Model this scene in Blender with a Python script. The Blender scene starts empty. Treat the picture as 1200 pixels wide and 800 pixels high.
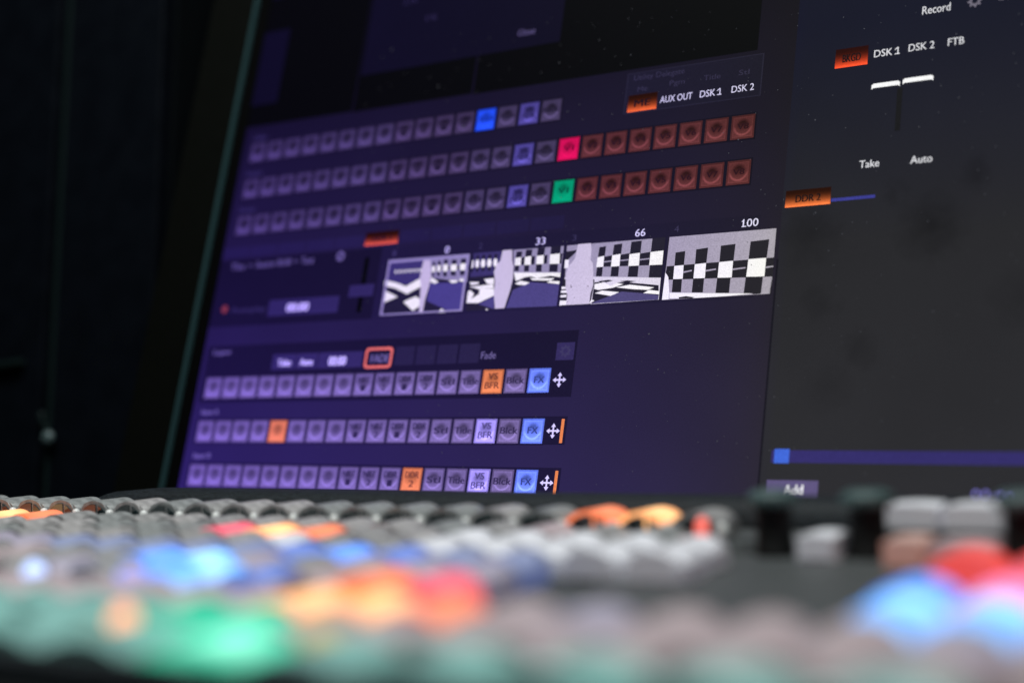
import bpy, bmesh, math, random
from mathutils import Vector, Matrix

# ------------------------------------------------------------------ scene, camera, world, lamps, exposure
SC = bpy.context.scene
COL = SC.collection
U = 0.011                       # one tile pitch on the display, in metres
def W(x, y, z):                 # camera-footed units -> world metres (desk top at z = 0)
    return Vector(((x + 22) * U, (y - 36) * U, (z + 9.8) * U))

cam_d = bpy.data.cameras.new('camera')
cam = bpy.data.objects.new('camera', cam_d)
COL.objects.link(cam)
_r, _u, _f = Vector((.8649, .4993, -.0484)), Vector((.0420, .0242, .9988)), Vector((-.5002, .8660, 0.0))
_r.normalize()
_b = -_f
_b = (_b - _b.dot(_r) * _r).normalized()
_u = _b.cross(_r)
cam.matrix_world = Matrix.Translation(W(0, 0, 0)) @ Matrix((_r, _u, _b)).transposed().to_4x4()
cam_d.sensor_width = 36
cam_d.lens = 50.0
cam_d.clip_start = 0.01
cam_d.clip_end = 50
cam_d.dof.use_dof = True
cam_d.dof.focus_distance = 48.7 * U
cam_d.dof.aperture_fstop = 3.6
SC.camera = cam

wd = bpy.data.worlds.new('World')
SC.world = wd
wd.use_nodes = True
wd.node_tree.nodes['Background'].inputs[0].default_value = (.35, .6, .75, 1)
wd.node_tree.nodes['Background'].inputs[1].default_value = 0.004

def lamp(name, loc, target, size, power, color, sy=None):
    d = bpy.data.lights.new(name, 'AREA')
    d.shape = 'RECTANGLE'
    d.size = size
    d.size_y = sy or size
    d.energy = power
    d.color = color
    o = bpy.data.objects.new(name, d)
    COL.objects.link(o)
    o.location = loc
    o.rotation_euler = (Vector(target) - Vector(loc)).to_track_quat('-Z', 'Y').to_euler()
    return o
lamp('ceiling_lamp', W(-17, 15, 76), W(-18, 27, -5), .9, 9.5, (.95, 1, .98), .35)

SC.view_settings.view_transform = 'Standard'
SC.view_settings.look = 'None'
SC.view_settings.exposure = 0
SC.view_settings.gamma = 1
SC.cycles.use_denoising = True
SC.cycles.max_bounces = 8
SC.cycles.sample_clamp_indirect = 4
random.seed(7)

# ------------------------------------------------------------------ helpers
def link(name, me, parent=None, loc=None, label=None):
    o = bpy.data.objects.new(name, me)
    COL.objects.link(o)
    if parent: o.parent = parent
    if loc is not None: o.location = loc
    if label: o['label'] = label
    return o
def thing(name, label, cat, mat):
    o = bpy.data.objects.new(name, None)
    COL.objects.link(o)
    o.empty_display_size = .02
    o.matrix_world = mat
    o['label'] = label
    o['category'] = cat
    return o
def mesh_of(bm, name, mats, smooth=False):
    me = bpy.data.meshes.new(name)
    bmesh.ops.recalc_face_normals(bm, faces=bm.faces)
    bm.to_mesh(me)
    bm.free()
    for m in mats: me.materials.append(m)
    if smooth:
        for p in me.polygons: p.use_smooth = True
    return me
def box(bm, x0, x1, y0, y1, z0, z1, mi=0, bev=0, seg=2):
    vs = [bm.verts.new(c) for c in ((x0,y0,z0),(x1,y0,z0),(x1,y1,z0),(x0,y1,z0),(x0,y0,z1),(x1,y0,z1),(x1,y1,z1),(x0,y1,z1))]
    fs = [bm.faces.new([vs[i] for i in f]) for f in ((3,2,1,0),(4,5,6,7),(0,1,5,4),(1,2,6,5),(2,3,7,6),(3,0,4,7))]
    for f in fs: f.material_index = mi
    if bev:
        es = list({e for f in fs for e in f.edges})
        r = bmesh.ops.bevel(bm, geom=es, offset=bev, segments=seg, affect='EDGES', profile=.6)
        for f in r['faces']: f.material_index = mi
def prism(bm, prof, y0, y1, mi=0, axis='Y'):
    """profile points (a, z) extruded along Y (or along X with a = y)"""
    def P(a, z, t): return (a, t, z) if axis == 'Y' else (t, a, z)
    A = [bm.verts.new(P(a, z, y0)) for a, z in prof]
    Bv = [bm.verts.new(P(a, z, y1)) for a, z in prof]
    n = len(prof)
    fs = [bm.faces.new(A), bm.faces.new(list(reversed(Bv)))]
    for i in range(n):
        fs.append(bm.faces.new((A[i], Bv[i], Bv[(i+1) % n], A[(i+1) % n])))
    for f in fs: f.material_index = mi
    return fs
def lathe(bm, prof, n=40, mi=0):
    rings = []
    for r, z in prof:
        rings.append([bm.verts.new((r*math.cos(2*math.pi*k/n), r*math.sin(2*math.pi*k/n), z)) for k in range(n)])
    for a, b in zip(rings, rings[1:]):
        for k in range(n):
            f = bm.faces.new((a[k], a[(k+1) % n], b[(k+1) % n], b[k]))
            f.material_index = mi
            f.smooth = True
    for ring, rev in ((rings[0], True), (rings[-1], False)):
        f = bm.faces.new(list(reversed(ring)) if rev else ring)
        f.material_index = mi

# ------------------------------------------------------------------ plain materials
def nt(name):
    m = bpy.data.materials.new(name)
    m.use_nodes = True
    return m, m.node_tree.nodes, m.node_tree.links
def plastic(name, col, rough=.4, spec=.5, metal=0, emit=None, es=0, coat=0, grain=0, gscale=400, sss=0, rvar=.12):
    m, N, L = nt(name)
    p = N['Principled BSDF']
    p.inputs['Base Color'].default_value = (*col, 1)
    p.inputs['Roughness'].default_value = rough
    p.inputs['Specular IOR Level'].default_value = spec
    p.inputs['Metallic'].default_value = metal
    p.inputs['Coat Weight'].default_value = coat
    if sss:
        p.inputs['Subsurface Weight'].default_value = sss
        p.inputs['Subsurface Radius'].default_value = (.004, .004, .004)
    if emit:
        p.inputs['Emission Color'].default_value = (*emit, 1)
        p.inputs['Emission Strength'].default_value = es
    tc = N.new('ShaderNodeTexCoord')
    no = N.new('ShaderNodeTexNoise')
    no.inputs['Scale'].default_value = gscale
    no.inputs['Detail'].default_value = 3
    L.new(tc.outputs['Object'], no.inputs['Vector'])
    mr = N.new('ShaderNodeMapRange')
    mr.inputs['To Min'].default_value = max(0, rough - rvar)
    mr.inputs['To Max'].default_value = min(1, rough + rvar)
    L.new(no.outputs['Fac'], mr.inputs['Value'])
    L.new(mr.outputs['Result'], p.inputs['Roughness'])
    if grain:
        cr = N.new('ShaderNodeMapRange')
        cr.inputs['From Min'].default_value = .35
        cr.inputs['From Max'].default_value = .65
        cr.inputs['To Min'].default_value = 1 - grain
        cr.inputs['To Max'].default_value = 1 + grain
        L.new(no.outputs['Fac'], cr.inputs['Value'])
        mx = N.new('ShaderNodeVectorMath')
        mx.operation = 'SCALE'
        mx.inputs[0].default_value = col
        L.new(cr.outputs['Result'], mx.inputs['Scale'])
        L.new(mx.outputs['Vector'], p.inputs['Base Color'])
        bp = N.new('ShaderNodeBump')
        bp.inputs['Strength'].default_value = .35
        bp.inputs['Distance'].default_value = .0006
        L.new(no.outputs['Fac'], bp.inputs['Height'])
        L.new(bp.outputs['Normal'], p.inputs['Normal'])
    return m
M_BEZEL = plastic('bezel black plastic', (.0021, .0025, .0018), .55, .08)
M_INNER = plastic('bezel inner frame black', (.0012, .0012, .0014), .7, .04)
M_GLINT = plastic('bezel edge painted glint', (.027, .064, .070), .35, .3)  # light caught on the bezel edge, painted in as teal grey
M_CAB = plastic('cabinet dark navy paint', (.0022, .0034, .0060), .5, .1, grain=.12, gscale=60)
M_SEAM = plastic('cabinet edge strip', (.007, .014, .014), .4, .2)
M_LATCH = plastic('latch steel', (.08, .12, .125), .28, .6)
M_DESK = plastic('desk black laminate', (.012, .012, .013), .5, .4, grain=.2)
M_WALL = plastic('wall near black', (.003, .004, .005), .9, .02)
M_HOUS = plastic('panel graphite housing', (.078, .084, .086), .45, .4, grain=.25, gscale=900)
M_HUMP = plastic('speckled powder coat', (.014, .018, .022), .6, .25, grain=.95, gscale=1500)
M_KNOB = plastic('knob black rubber', (.006, .006, .006), .55, .25)
M_KTOP = plastic('knob top painted sheen', (.06, .10, .10), .45, .4)  # lit top of the black knob, its sheen put into the colour
M_CAP = [plastic('key grey translucent %d' % i, c, .42, .35, coat=.1, grain=.22, gscale=350) for i, c in enumerate(((.36, .35, .35), (.43, .41, .41), (.30, .31, .31)))]
M_CAPW = plastic('key white', (.92, .91, .97), .45, .35)
M_CAPT = plastic('key sea green', (.27, .54, .50), .5, .3)
M_LENS = plastic('key smoked lens', (.012, .03, .034), .12, .6, coat=.8)
M_PIN = plastic('key white light peg', (.9, .9, .88), .25, .6)  # white pegs added to stand in for light showing between the buttons
def lit(name, col, s, base=None, core=None, cs=1.0, rad=.8):
    m = plastic(name, base or tuple(.25*c + .1 for c in col), .35, .5, emit=col, es=s)
    if core:                     # overexposed pale core painted into the glow, its own colour towards the rim
        N, L = m.node_tree.nodes, m.node_tree.links
        tc = N.new('ShaderNodeTexCoord')
        ln = N.new('ShaderNodeVectorMath'); ln.operation = 'LENGTH'
        L.new(tc.outputs['Object'], ln.inputs[0])
        mr = N.new('ShaderNodeMapRange'); mr.interpolation_type = 'SMOOTHSTEP'
        mr.inputs['From Min'].default_value = .15*U; mr.inputs['From Max'].default_value = rad*1.45*U
        L.new(ln.outputs['Value'], mr.inputs['Value'])
        mx = N.new('ShaderNodeMix'); mx.data_type = 'RGBA'
        mx.inputs['A'].default_value = (*[c*cs for c in core], 1); mx.inputs['B'].default_value = (*[c*s for c in col], 1)
        L.new(mr.outputs['Result'], mx.inputs['Factor'])
        p = N['Principled BSDF']
        L.new(mx.outputs['Result'], p.inputs['Emission Color']); p.inputs['Emission Strength'].default_value = 1
    return m
# ------------------------------------------------------------------ the display and its picture
# axes of the screen in world space (leans back about 18 degrees)
sx = Vector((.9988, -.049, -.006)).normalized()
sy = Vector((.021, .314, .949)); sy = (sy - sy.dot(sx)*sx).normalized()
sn = sx.cross(sy)
so = W(-40.742, 48.928, 10.034)
R4 = Matrix((sx, sy, sn)).transposed().to_4x4()
MON_BASE = (20*U, -21.5*U, -4*U)
monitor = thing('monitor', 'large black monitor leaning back behind the control panel, purple switcher software on its screen', 'monitor',
                Matrix.Translation(so + R4 @ Vector(MON_BASE)) @ R4)
OFF = -Vector(MON_BASE)
US, UE, VT, VB = -.5, 41.0, 9.0, -18.6
def flat(bm, u0, u1, v0, v1, z=0, mi=0, uvl=None):
    vs = [bm.verts.new((a*U, b*U, z)) for a, b in ((u0, v0), (u1, v0), (u1, v1), (u0, v1))]
    f = bm.faces.new(vs)
    f.material_index = mi
    if uvl:
        for l, c in zip(f.loops, ((0, 0), (1, 0), (1, 1), (0, 1))): l[uvl].uv = c
    return f

display = link('display', bpy.data.meshes.new('display'), monitor, OFF)

# node group: viewing-angle tint painted into the LCD emission (shifts to violet towards its far left, and lifts towards the bottom)
G = bpy.data.node_groups.new('lcd_wash', 'ShaderNodeTree')
for nm, st in (('Color', 'NodeSocketColor'), ('Bleed', 'NodeSocketFloat'), ('VGain', 'NodeSocketFloat')):
    G.interface.new_socket(nm, in_out='INPUT', socket_type=st)
G.interface.new_socket('Color', in_out='OUTPUT', socket_type='NodeSocketColor')
gn, gl = G.nodes, G.links
gi, go = gn.new('NodeGroupInput'), gn.new('NodeGroupOutput')
tc = gn.new('ShaderNodeTexCoord'); tc.object = display
sp = gn.new('ShaderNodeSeparateXYZ'); gl.new(tc.outputs['Object'], sp.inputs[0])
def mth(op, a, b=None, clamp=False, nodes=gn, links=gl):
    n = nodes.new('ShaderNodeMath'); n.operation = op; n.use_clamp = clamp
    for i, x in enumerate((a, b)):
        if x is None: continue
        if isinstance(x, (int, float)): n.inputs[i].default_value = x
        else: links.new(x, n.inputs[i])
    return n.outputs[0]
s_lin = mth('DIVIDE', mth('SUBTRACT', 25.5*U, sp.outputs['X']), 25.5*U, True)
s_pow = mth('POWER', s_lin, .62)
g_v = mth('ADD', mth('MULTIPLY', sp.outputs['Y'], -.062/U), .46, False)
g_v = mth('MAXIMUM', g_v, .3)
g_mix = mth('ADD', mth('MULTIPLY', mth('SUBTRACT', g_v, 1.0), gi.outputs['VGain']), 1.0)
noi = gn.new('ShaderNodeTexNoise'); noi.inputs['Scale'].default_value = 2600; noi.inputs['Detail'].default_value = 1
gl.new(tc.outputs['Object'], noi.inputs['Vector'])
gr = mth('ADD', mth('MULTIPLY', noi.outputs['Fac'], .7), .65)
big = gn.new('ShaderNodeTexNoise'); big.inputs['Scale'].default_value = 18; big.inputs['Detail'].default_value = 3
gl.new(tc.outputs['Object'], big.inputs['Vector'])
gr = mth('MULTIPLY', gr, mth('ADD', mth('MULTIPLY', big.outputs['Fac'], .3), .85))
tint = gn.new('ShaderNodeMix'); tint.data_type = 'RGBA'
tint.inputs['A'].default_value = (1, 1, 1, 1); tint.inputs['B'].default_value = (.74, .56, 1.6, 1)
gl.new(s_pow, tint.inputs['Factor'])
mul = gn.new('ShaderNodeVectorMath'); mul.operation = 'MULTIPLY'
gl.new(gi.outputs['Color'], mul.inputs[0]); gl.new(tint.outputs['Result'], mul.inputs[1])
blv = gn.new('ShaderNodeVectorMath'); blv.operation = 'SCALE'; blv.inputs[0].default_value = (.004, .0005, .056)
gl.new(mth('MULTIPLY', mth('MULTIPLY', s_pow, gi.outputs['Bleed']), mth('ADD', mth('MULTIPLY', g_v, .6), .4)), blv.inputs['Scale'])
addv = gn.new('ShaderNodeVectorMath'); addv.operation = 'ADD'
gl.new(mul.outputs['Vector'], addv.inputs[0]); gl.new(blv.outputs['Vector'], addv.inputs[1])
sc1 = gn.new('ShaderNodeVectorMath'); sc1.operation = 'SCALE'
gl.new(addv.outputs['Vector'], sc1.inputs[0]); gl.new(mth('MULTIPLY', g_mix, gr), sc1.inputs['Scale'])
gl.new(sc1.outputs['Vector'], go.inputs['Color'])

def srgb(r, g, b):
    f = lambda c: (c/255/12.92) if c/255 <= .04045 else ((c/255+.055)/1.055)**2.4
    return (f(r), f(g), f(b))
_lcd = {}
def lcd(col, angle_tint=1., vg=.5, build=None, name='lcd'):
    key = (tuple(col), angle_tint, vg, build)
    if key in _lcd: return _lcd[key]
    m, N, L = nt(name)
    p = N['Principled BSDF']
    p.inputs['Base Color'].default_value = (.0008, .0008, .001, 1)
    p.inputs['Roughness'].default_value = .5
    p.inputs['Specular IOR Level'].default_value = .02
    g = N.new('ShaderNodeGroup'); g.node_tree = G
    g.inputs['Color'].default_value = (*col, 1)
    g.inputs['Bleed'].default_value = angle_tint
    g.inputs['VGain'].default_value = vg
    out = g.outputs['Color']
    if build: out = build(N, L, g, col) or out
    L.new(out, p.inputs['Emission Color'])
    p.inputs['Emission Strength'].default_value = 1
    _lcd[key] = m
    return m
def tile_look(dark=.55, ring=.75, edge=.25):
    def build(N, L, g, col):
        mm = lambda op, a, b=None, c=False: mth(op, a, b, c, N, L)
        uv = N.new('ShaderNodeUVMap')
        s = N.new('ShaderNodeSeparateXYZ'); L.new(uv.outputs[0], s.inputs[0])
        x = mm('SUBTRACT', s.outputs[0], .5); y = mm('SUBTRACT', s.outputs[1], .54)
        d = mm('SQRT', mm('ADD', mm('MULTIPLY', x, x), mm('MULTIPLY', y, y)))
        dk = mm('MULTIPLY', mm('SUBTRACT', .34, d), 6, True)
        rg = mm('SUBTRACT', 1.0, mm('MULTIPLY', mm('ABSOLUTE', mm('SUBTRACT', d, .36)), 15), True)
        rg = mm('MULTIPLY', rg, mm('MULTIPLY', mm('SUBTRACT', .0, y), 6, True))
        e = mm('MAXIMUM', mm('ABSOLUTE', x), mm('ABSOLUTE', mm('SUBTRACT', s.outputs[1], .5)))
        rim = mm('SUBTRACT', 1.0, mm('MULTIPLY', mm('ABSOLUTE', mm('SUBTRACT', e, .40)), 28), True)
        outer = mm('MULTIPLY', mm('SUBTRACT', e, .415), 40, True)
        f = mm('ADD', 1.0, mm('MULTIPLY', dk, mm('MULTIPLY', mm('ADD', .45, mm('MULTIPLY', y, 1.6), True), -dark)))
        f = mm('ADD', f, mm('MULTIPLY', rg, ring))
        f = mm('ADD', f, mm('MULTIPLY', rim, edge))
        f = mm('ADD', f, mm('MULTIPLY', outer, -.32))
        low = mm('MULTIPLY', mm('SUBTRACT', .55, s.outputs[1]), 1.6, True)
        f = mm('MULTIPLY', f, mm('ADD', .92, mm('MULTIPLY', low, .35)))
        v = N.new('ShaderNodeVectorMath'); v.operation = 'SCALE'
        L.new(g.outputs['Color'], v.inputs[0]); L.new(f, v.inputs['Scale'])
        return v.outputs['Vector']
    return build
LOOK_DIM, LOOK_ACT, LOOK_ME = tile_look(1.1, 1.25, .25), tile_look(.7, .15, .1), tile_look(.9, .85, .3)
def ramp_look(lo, hi, p=1.6):
    def build(N, L, g, col):
        uv = N.new('ShaderNodeUVMap')
        s = N.new('ShaderNodeSeparateXYZ'); L.new(uv.outputs[0], s.inputs[0])
        f = mth('POWER', mth('SUBTRACT', 1.0, s.outputs[1], True, N, L), p, False, N, L)
        f = mth('ADD', mth('MULTIPLY', f, hi - lo, False, N, L), lo, False, N, L)
        v = N.new('ShaderNodeVectorMath'); v.operation = 'SCALE'
        L.new(g.outputs['Color'], v.inputs[0]); L.new(f, v.inputs['Scale'])
        return v.outputs['Vector']
    return build
LOOK_TAB = ramp_look(.02, 1.3, 3.4)

SMUDGE = [(30.2, -7.3, 1.3, .55), (26.2, -7.2, 1.3, .40), (31.5, -5.6, .7, .35), (28.9, -6.0, .5, .3), (26.7, -9.6, .8, .25), (28.1, -11.2, .8, .3), (33, -9.8, 1.2, .25), (27.2, -12.4, 1.0, .2)]
def smudged(N, L, g, col):       # finger marks on the glass: fixed dark blots
    mm = lambda op, a, b=None, c=False: mth(op, a, b, c, N, L)
    tc = N.new('ShaderNodeTexCoord'); tc.object = display
    no = N.new('ShaderNodeTexNoise'); no.inputs['Scale'].default_value = 160; no.inputs['Detail'].default_value = 4
    L.new(tc.outputs['Object'], no.inputs['Vector'])
    s = N.new('ShaderNodeSeparateXYZ'); L.new(tc.outputs['Object'], s.inputs[0])
    nz = mm('MULTIPLY', mm('SUBTRACT', no.outputs['Fac'], .5), 1.3)
    tot = 1.0
    top = mm('DIVIDE', mm('ADD', s.outputs[1], 7.5*U), 8*U, True)
    for a, b, r, k in SMUDGE:
        dx = mm('SUBTRACT', mm('DIVIDE', s.outputs[0], U), a); dy = mm('SUBTRACT', mm('DIVIDE', s.outputs[1], U), b)
        d = mm('SQRT', mm('ADD', mm('MULTIPLY', dx, dx), mm('MULTIPLY', dy, dy)))
        q = mm('SUBTRACT', 1.0, mm('DIVIDE', mm('ADD', d, nz), r), True)
        tot = mm('MULTIPLY', tot, mm('SUBTRACT', 1.0, mm('MULTIPLY', q, k*.75)))
    v = N.new('ShaderNodeVectorMath'); v.operation = 'SCALE'
    L.new(g.outputs['Color'], v.inputs[0]); L.new(tot, v.inputs['Scale'])
    bl = N.new('ShaderNodeMix'); bl.data_type = 'RGBA'
    bl.inputs['A'].default_value = (1, 1, 1, 1); bl.inputs['B'].default_value = (.46, .52, 1.15, 1)
    L.new(top, bl.inputs['Factor'])
    w = N.new('ShaderNodeVectorMath'); w.operation = 'MULTIPLY'
    L.new(v.outputs['Vector'], w.inputs[0]); L.new(bl.outputs['Result'], w.inputs[1])
    return w.outputs['Vector']

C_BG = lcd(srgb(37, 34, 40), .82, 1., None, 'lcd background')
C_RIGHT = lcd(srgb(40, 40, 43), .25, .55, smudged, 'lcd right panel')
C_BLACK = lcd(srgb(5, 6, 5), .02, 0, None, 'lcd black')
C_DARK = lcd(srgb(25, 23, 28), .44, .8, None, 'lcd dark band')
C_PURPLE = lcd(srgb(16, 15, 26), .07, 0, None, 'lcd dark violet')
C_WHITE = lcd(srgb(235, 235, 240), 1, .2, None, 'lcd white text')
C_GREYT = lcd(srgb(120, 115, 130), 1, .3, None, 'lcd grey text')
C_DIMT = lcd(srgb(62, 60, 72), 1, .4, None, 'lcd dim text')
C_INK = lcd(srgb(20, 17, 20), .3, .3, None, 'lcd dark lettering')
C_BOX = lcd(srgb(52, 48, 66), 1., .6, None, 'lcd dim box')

# the base picture: one sheet with its main areas
bm = bmesh.new()
flat(bm, US, 25.15, VB, VT, 0, 0)
flat(bm, 25.15, UE, VB, VT, 0, 1)
display.data.materials.append(C_BG); display.data.materials.append(C_RIGHT)
bm.to_mesh(display.data); bm.free()
Z1, Z2, Z3, Z4 = .00008, .00016, .00024, .00034
def area(name, u0, u1, v0, v1, mat, z=Z1, label=None):
    bm = bmesh.new(); uvl = bm.loops.layers.uv.new('UVMap')
    flat(bm, min(u0, u1), max(u0, u1), min(v0, v1), max(v0, v1), z, 0, uvl)
    return link(name, mesh_of(bm, name, [mat]), display, None, label)
_txt = {}
def text_polys(s):
    if s not in _txt:
        c = bpy.data.curves.new('t', 'FONT'); c.body = s; c.resolution_u = 3
        o = bpy.data.objects.new('t', c); COL.objects.link(o)
        bpy.context.view_layer.update()
        me = bpy.data.meshes.new_from_object(o.evaluated_get(bpy.context.evaluated_depsgraph_get()))
        vs = [v.co.copy() for v in me.vertices]; fs = [list(p.vertices) for p in me.polygons]
        bpy.data.objects.remove(o); bpy.data.curves.remove(c); bpy.data.meshes.remove(me)
        x0 = min(v.x for v in vs); x1 = max(v.x for v in vs)
        _txt[s] = ([(v.x - x0, v.y) for v in vs], x1 - x0, fs)
    return _txt[s]
def put_text(bm, s, u0, u1, vc, h, z, mi=0, bold=.0):
    if s in ('DSK 1', '100'):                       # the figure 1 of this lettering has a foot and a flag
        x = u1 - .035 if s == 'DSK 1' else u0 + .05
        flat(bm, x-.085, x+.085, vc-h/2, vc-h/2+.035, z, mi)
        bm.faces.new([bm.verts.new((a*U, b*U, z)) for a, b in ((x-.09, vc+h/2-.075), (x-.09, vc+h/2-.11), (x, vc+h/2-.05), (x, vc+h/2))]).material_index = mi
    pts, w, fs = text_polys(s)
    kx = (u1 - u0)/w; ky = h/.70
    for dx in ((0, bold) if bold else (0,)):
        V = [bm.verts.new(((u0 + dx + x*kx)*U, (vc - h/2 + y*ky)*U, z + dx*.0001)) for x, y in pts]
        for f in fs:
            try: bm.faces.new([V[i] for i in f]).material_index = mi
            except ValueError: pass
def text(name, s, u0, u1, vc, h, mat, z=Z3, bold=.005):
    bm = bmesh.new(); put_text(bm, s, u0, u1, vc, h, z, 0, bold)
    me = bpy.data.meshes.new(name); bm.to_mesh(me); bm.free(); me.materials.append(mat)
    return link(name, me, display)

# --- dark areas along the top
area('picture_window', US, 5.45, -.04, VT, C_BLACK, Z1)
area('picture_window', 5.5, 11.55, -.08, VT, C_BLACK, Z1)
area('picture_window', 11.62, 23.72, -.12, VT, C_BLACK, Z1)
area('level_strip', -.85, 1.0, 1.0, 4.6, C_PURPLE, Z2)
area('menu_box', -1+.55, 5.0, 6.3, 9.0, C_PURPLE, Z2)
area('dialog_box', 5.6, 15.4, 1.58, 9.0, C_PURPLE, Z2)
text('caption', 'Close', 13.4, 14.2, 2.26, .26, C_GREYT)
text('caption', '1%', 8.65, 9.2, 3.75, .26, C_DIMT)
text('caption', '2.1%', 7.3, 8.0, 4.75, .26, C_DIMT)
text('caption', 'Save', 13.7, 14.3, 4.5, .26, C_GREYT)

# --- source tiles: three rows of the upper bank
GREY = srgb(80, 73, 80); BROWN = srgb(102, 53, 46); LAV = srgb(92, 87, 138)
def tile(name, u, v, w, h, col, look, lab, label=None, angle_tint=1.0, vg=.5, lh=.22, ink=None):
    bm = bmesh.new(); uvl = bm.loops.layers.uv.new('UVMap')
    g = .035                                        # soft rounded corners
    flat(bm, u, u+w, v-h, v, Z2, 0, uvl)
    flat(bm, u-.06, u+w+.06, v-h-.06, v+.06, Z1, 1, uvl)
    rows = lab.split('|')
    for i, r in enumerate(rows):
        wd_ = min(w*.82, .2*len(r) + .02)
        vc = v - h*.47 + (lh*.68 if len(rows) > 1 else 0) - i*lh*1.36
        put_text(bm, r, u + (w-wd_)/2, u + (w+wd_)/2, vc, lh, Z3, 2, .02)
    mat = lcd(col, angle_tint, vg, look, 'lcd tile')
    me = bpy.data.meshes.new(name); bm.to_mesh(me); bm.free()
    for m in (mat, C_DARK, ink or C_INK): me.materials.append(m)
    return link(name, me, display, None, label)
SRC = ['1','2','3','4','5','6','7','8','NET|1','NET|2','DDR|1','DDR|2','Stl','Title','VS|BFR','Blck']
for r, v in enumerate((-.868, -2.579, -4.279)):
    for i in range(16 if r == 0 else 24):
        lab = SRC[i] if i < 16 else 'V%d' % (i-15)
        col, look, lb = (BROWN if i > 16 else GREY), LOOK_DIM, None
        if i in (8, 9, 10, 11): col = srgb(80, 70, 76)
        if i == 14: col = LAV
        if r == 0 and i == 12: col, look, lb = srgb(45, 110, 250), LOOK_ACT, 'bright blue active tile in the top row'
        if r == 1 and i == 16: col, look, lb = srgb(250, 18, 84), LOOK_ACT, 'crimson red active tile in the second row'
        if r == 2 and i == 16: col, look, lb = srgb(0, 186, 108), LOOK_ACT, 'green active tile in the third row'
        tile('source_tile', i, v, .877, .9, col, look, lab, lb, .2 if i > 15 else 1.2, .5, .22, lcd(tuple(c*.22 for c in col), .5, .4, None, 'lcd soft lettering'))

# --- utility delegate box
area('delegate_box', 18.6, 24.0, -1.92, -.28, lcd(srgb(40, 39, 48), .4, .1, None, 'lcd thin frame'), Z1)
area('delegate_box', 18.65, 23.95, -1.88, -.32, lcd(srgb(29, 28, 34), .5, .1, None, 'lcd delegate'), Z2)
text('caption', 'Utility Delegate', 18.9, 20.95, -.5, .22, C_DIMT, Z3, 0)
for s, a, b in (('Me', 19.1, 19.5), ('Pgm', 20.4, 21.0), ('Title', 21.75, 22.4), ('Stl', 23.1, 23.5)):
    text('caption', s, a, b, -.98 + (.0 if a < 20 else .06), .2, C_DIMT, Z3, 0)
OR = srgb(255, 112, 48)
def tab(name, u0, u1, v0, v1, lab, label, z=Z3, hi=OR):
    bm = bmesh.new(); uvl = bm.loops.layers.uv.new('UVMap')
    flat(bm, u0, u1, v0, v1, z, 0, uvl)
    wd_ = (u1-u0)*.55
    put_text(bm, lab, (u0+u1-wd_)/2, (u0+u1+wd_)/2, (v0+v1)/2 - .02, (v1-v0)*.42, z+.00008, 1, .02)
    me = bpy.data.meshes.new(name); bm.to_mesh(me); bm.free()
    me.materials.append(lcd(hi, .2, 0, LOOK_TAB, 'lcd orange tab')); me.materials.append(C_INK)
    return link(name, me, display, None, label)
tab('orange_tab', 18.76, 19.95, -1.87, -1.2, 'ME', 'orange glowing tab in the delegate box')
text('caption', 'AUX OUT', 20.08, 21.36, -1.54, .265, C_WHITE)
text('caption', 'DSK 1', 21.66, 22.45, -1.54, .265, C_WHITE)
text('caption', 'DSK 2', 22.88, 23.72, -1.53, .265, C_WHITE)

# --- right panel
text('caption', 'Record', 29.5, 30.42, .37, .30, C_WHITE)
text('caption', 'Grab', 31.9, 32.7, .42, .26, C_GREYT)
tab('orange_tab', 26.62, 27.75, -1.3, -.6, 'BKGD', 'orange red glowing tab on the right panel', Z3, srgb(255, 84, 44))
text('caption', 'DSK 1', 27.96, 28.78, -.96, .265, C_WHITE)
text('caption', 'DSK 2', 29.12, 29.96, -.93, .265, C_WHITE)
text('caption', 'FTB', 30.4, 30.92, -.93, .265, C_WHITE)
def slab(u0, u1, v0, v1, label):
    bm = bmesh.new()
    pts = [(u0, v0-.05), (u0+.06, v0), (u1-.06, v0), (u1, v0-.05), (u1, v1-.05), (u1-.07, v1), (u0+.07, v1), (u0, v1-.05)]
    bm.faces.new([bm.verts.new((a*U, b*U, Z3)) for a, b in pts])
    me = bpy.data.meshes.new('fader_bar'); bm.to_mesh(me); bm.free(); me.materials.append(lcd(srgb(250, 250, 250), 0, 0, None, 'lcd bright white'))
    link('fader_bar', me, display)
slab(27.95, 28.9, -2.22, -2.06, None); slab(28.99, 29.99, -2.18, -2.02, None)
area('fader_slot', 28.82, 29.0, -3.85, -2.34, lcd(srgb(24, 24, 26), 0, 0, None, 'lcd slot'), Z2)
text('caption', 'Take', 27.72, 28.38, -4.91, .265, C_WHITE)
text('caption', 'Auto', 29.4, 30.1, -4.94, .265, C_WHITE)
tab('orange_tab', 25.25, 26.82, -6.2, -5.6, 'DDR 2', 'orange glowing tab above the empty right panel', Z3, srgb(255, 128, 66))
area('blue_line', 26.84, 28.32, -6.13, -6.02, lcd(srgb(58, 60, 140), .3, 0, None, 'lcd blue line'), Z2)
area('scroll_bar', 25.5, 40, -14.86, -14.46, lcd(srgb(53, 47, 106), .2, 0, None, 'lcd scroll bar'), Z2)
area('scroll_handle', 25.6, 26.1, -14.88, -14.42, lcd(srgb(66, 104, 215), .2, 0, None, 'lcd scroll handle'), Z3)
bm = bmesh.new(); uvl = bm.loops.layers.uv.new('UVMap')
flat(bm, 25.42, 27.12, -15.95, -15.42, Z2, 0, uvl); put_text(bm, 'Add', 26.0, 26.62, -15.7, .3, Z3, 1, .03)
me = bpy.data.meshes.new('add_box'); bm.to_mesh(me); bm.free(); me.materials.append(lcd(srgb(96, 86, 128), .5, 0, None, 'lcd add box')); me.materials.append(C_WHITE)
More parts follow.
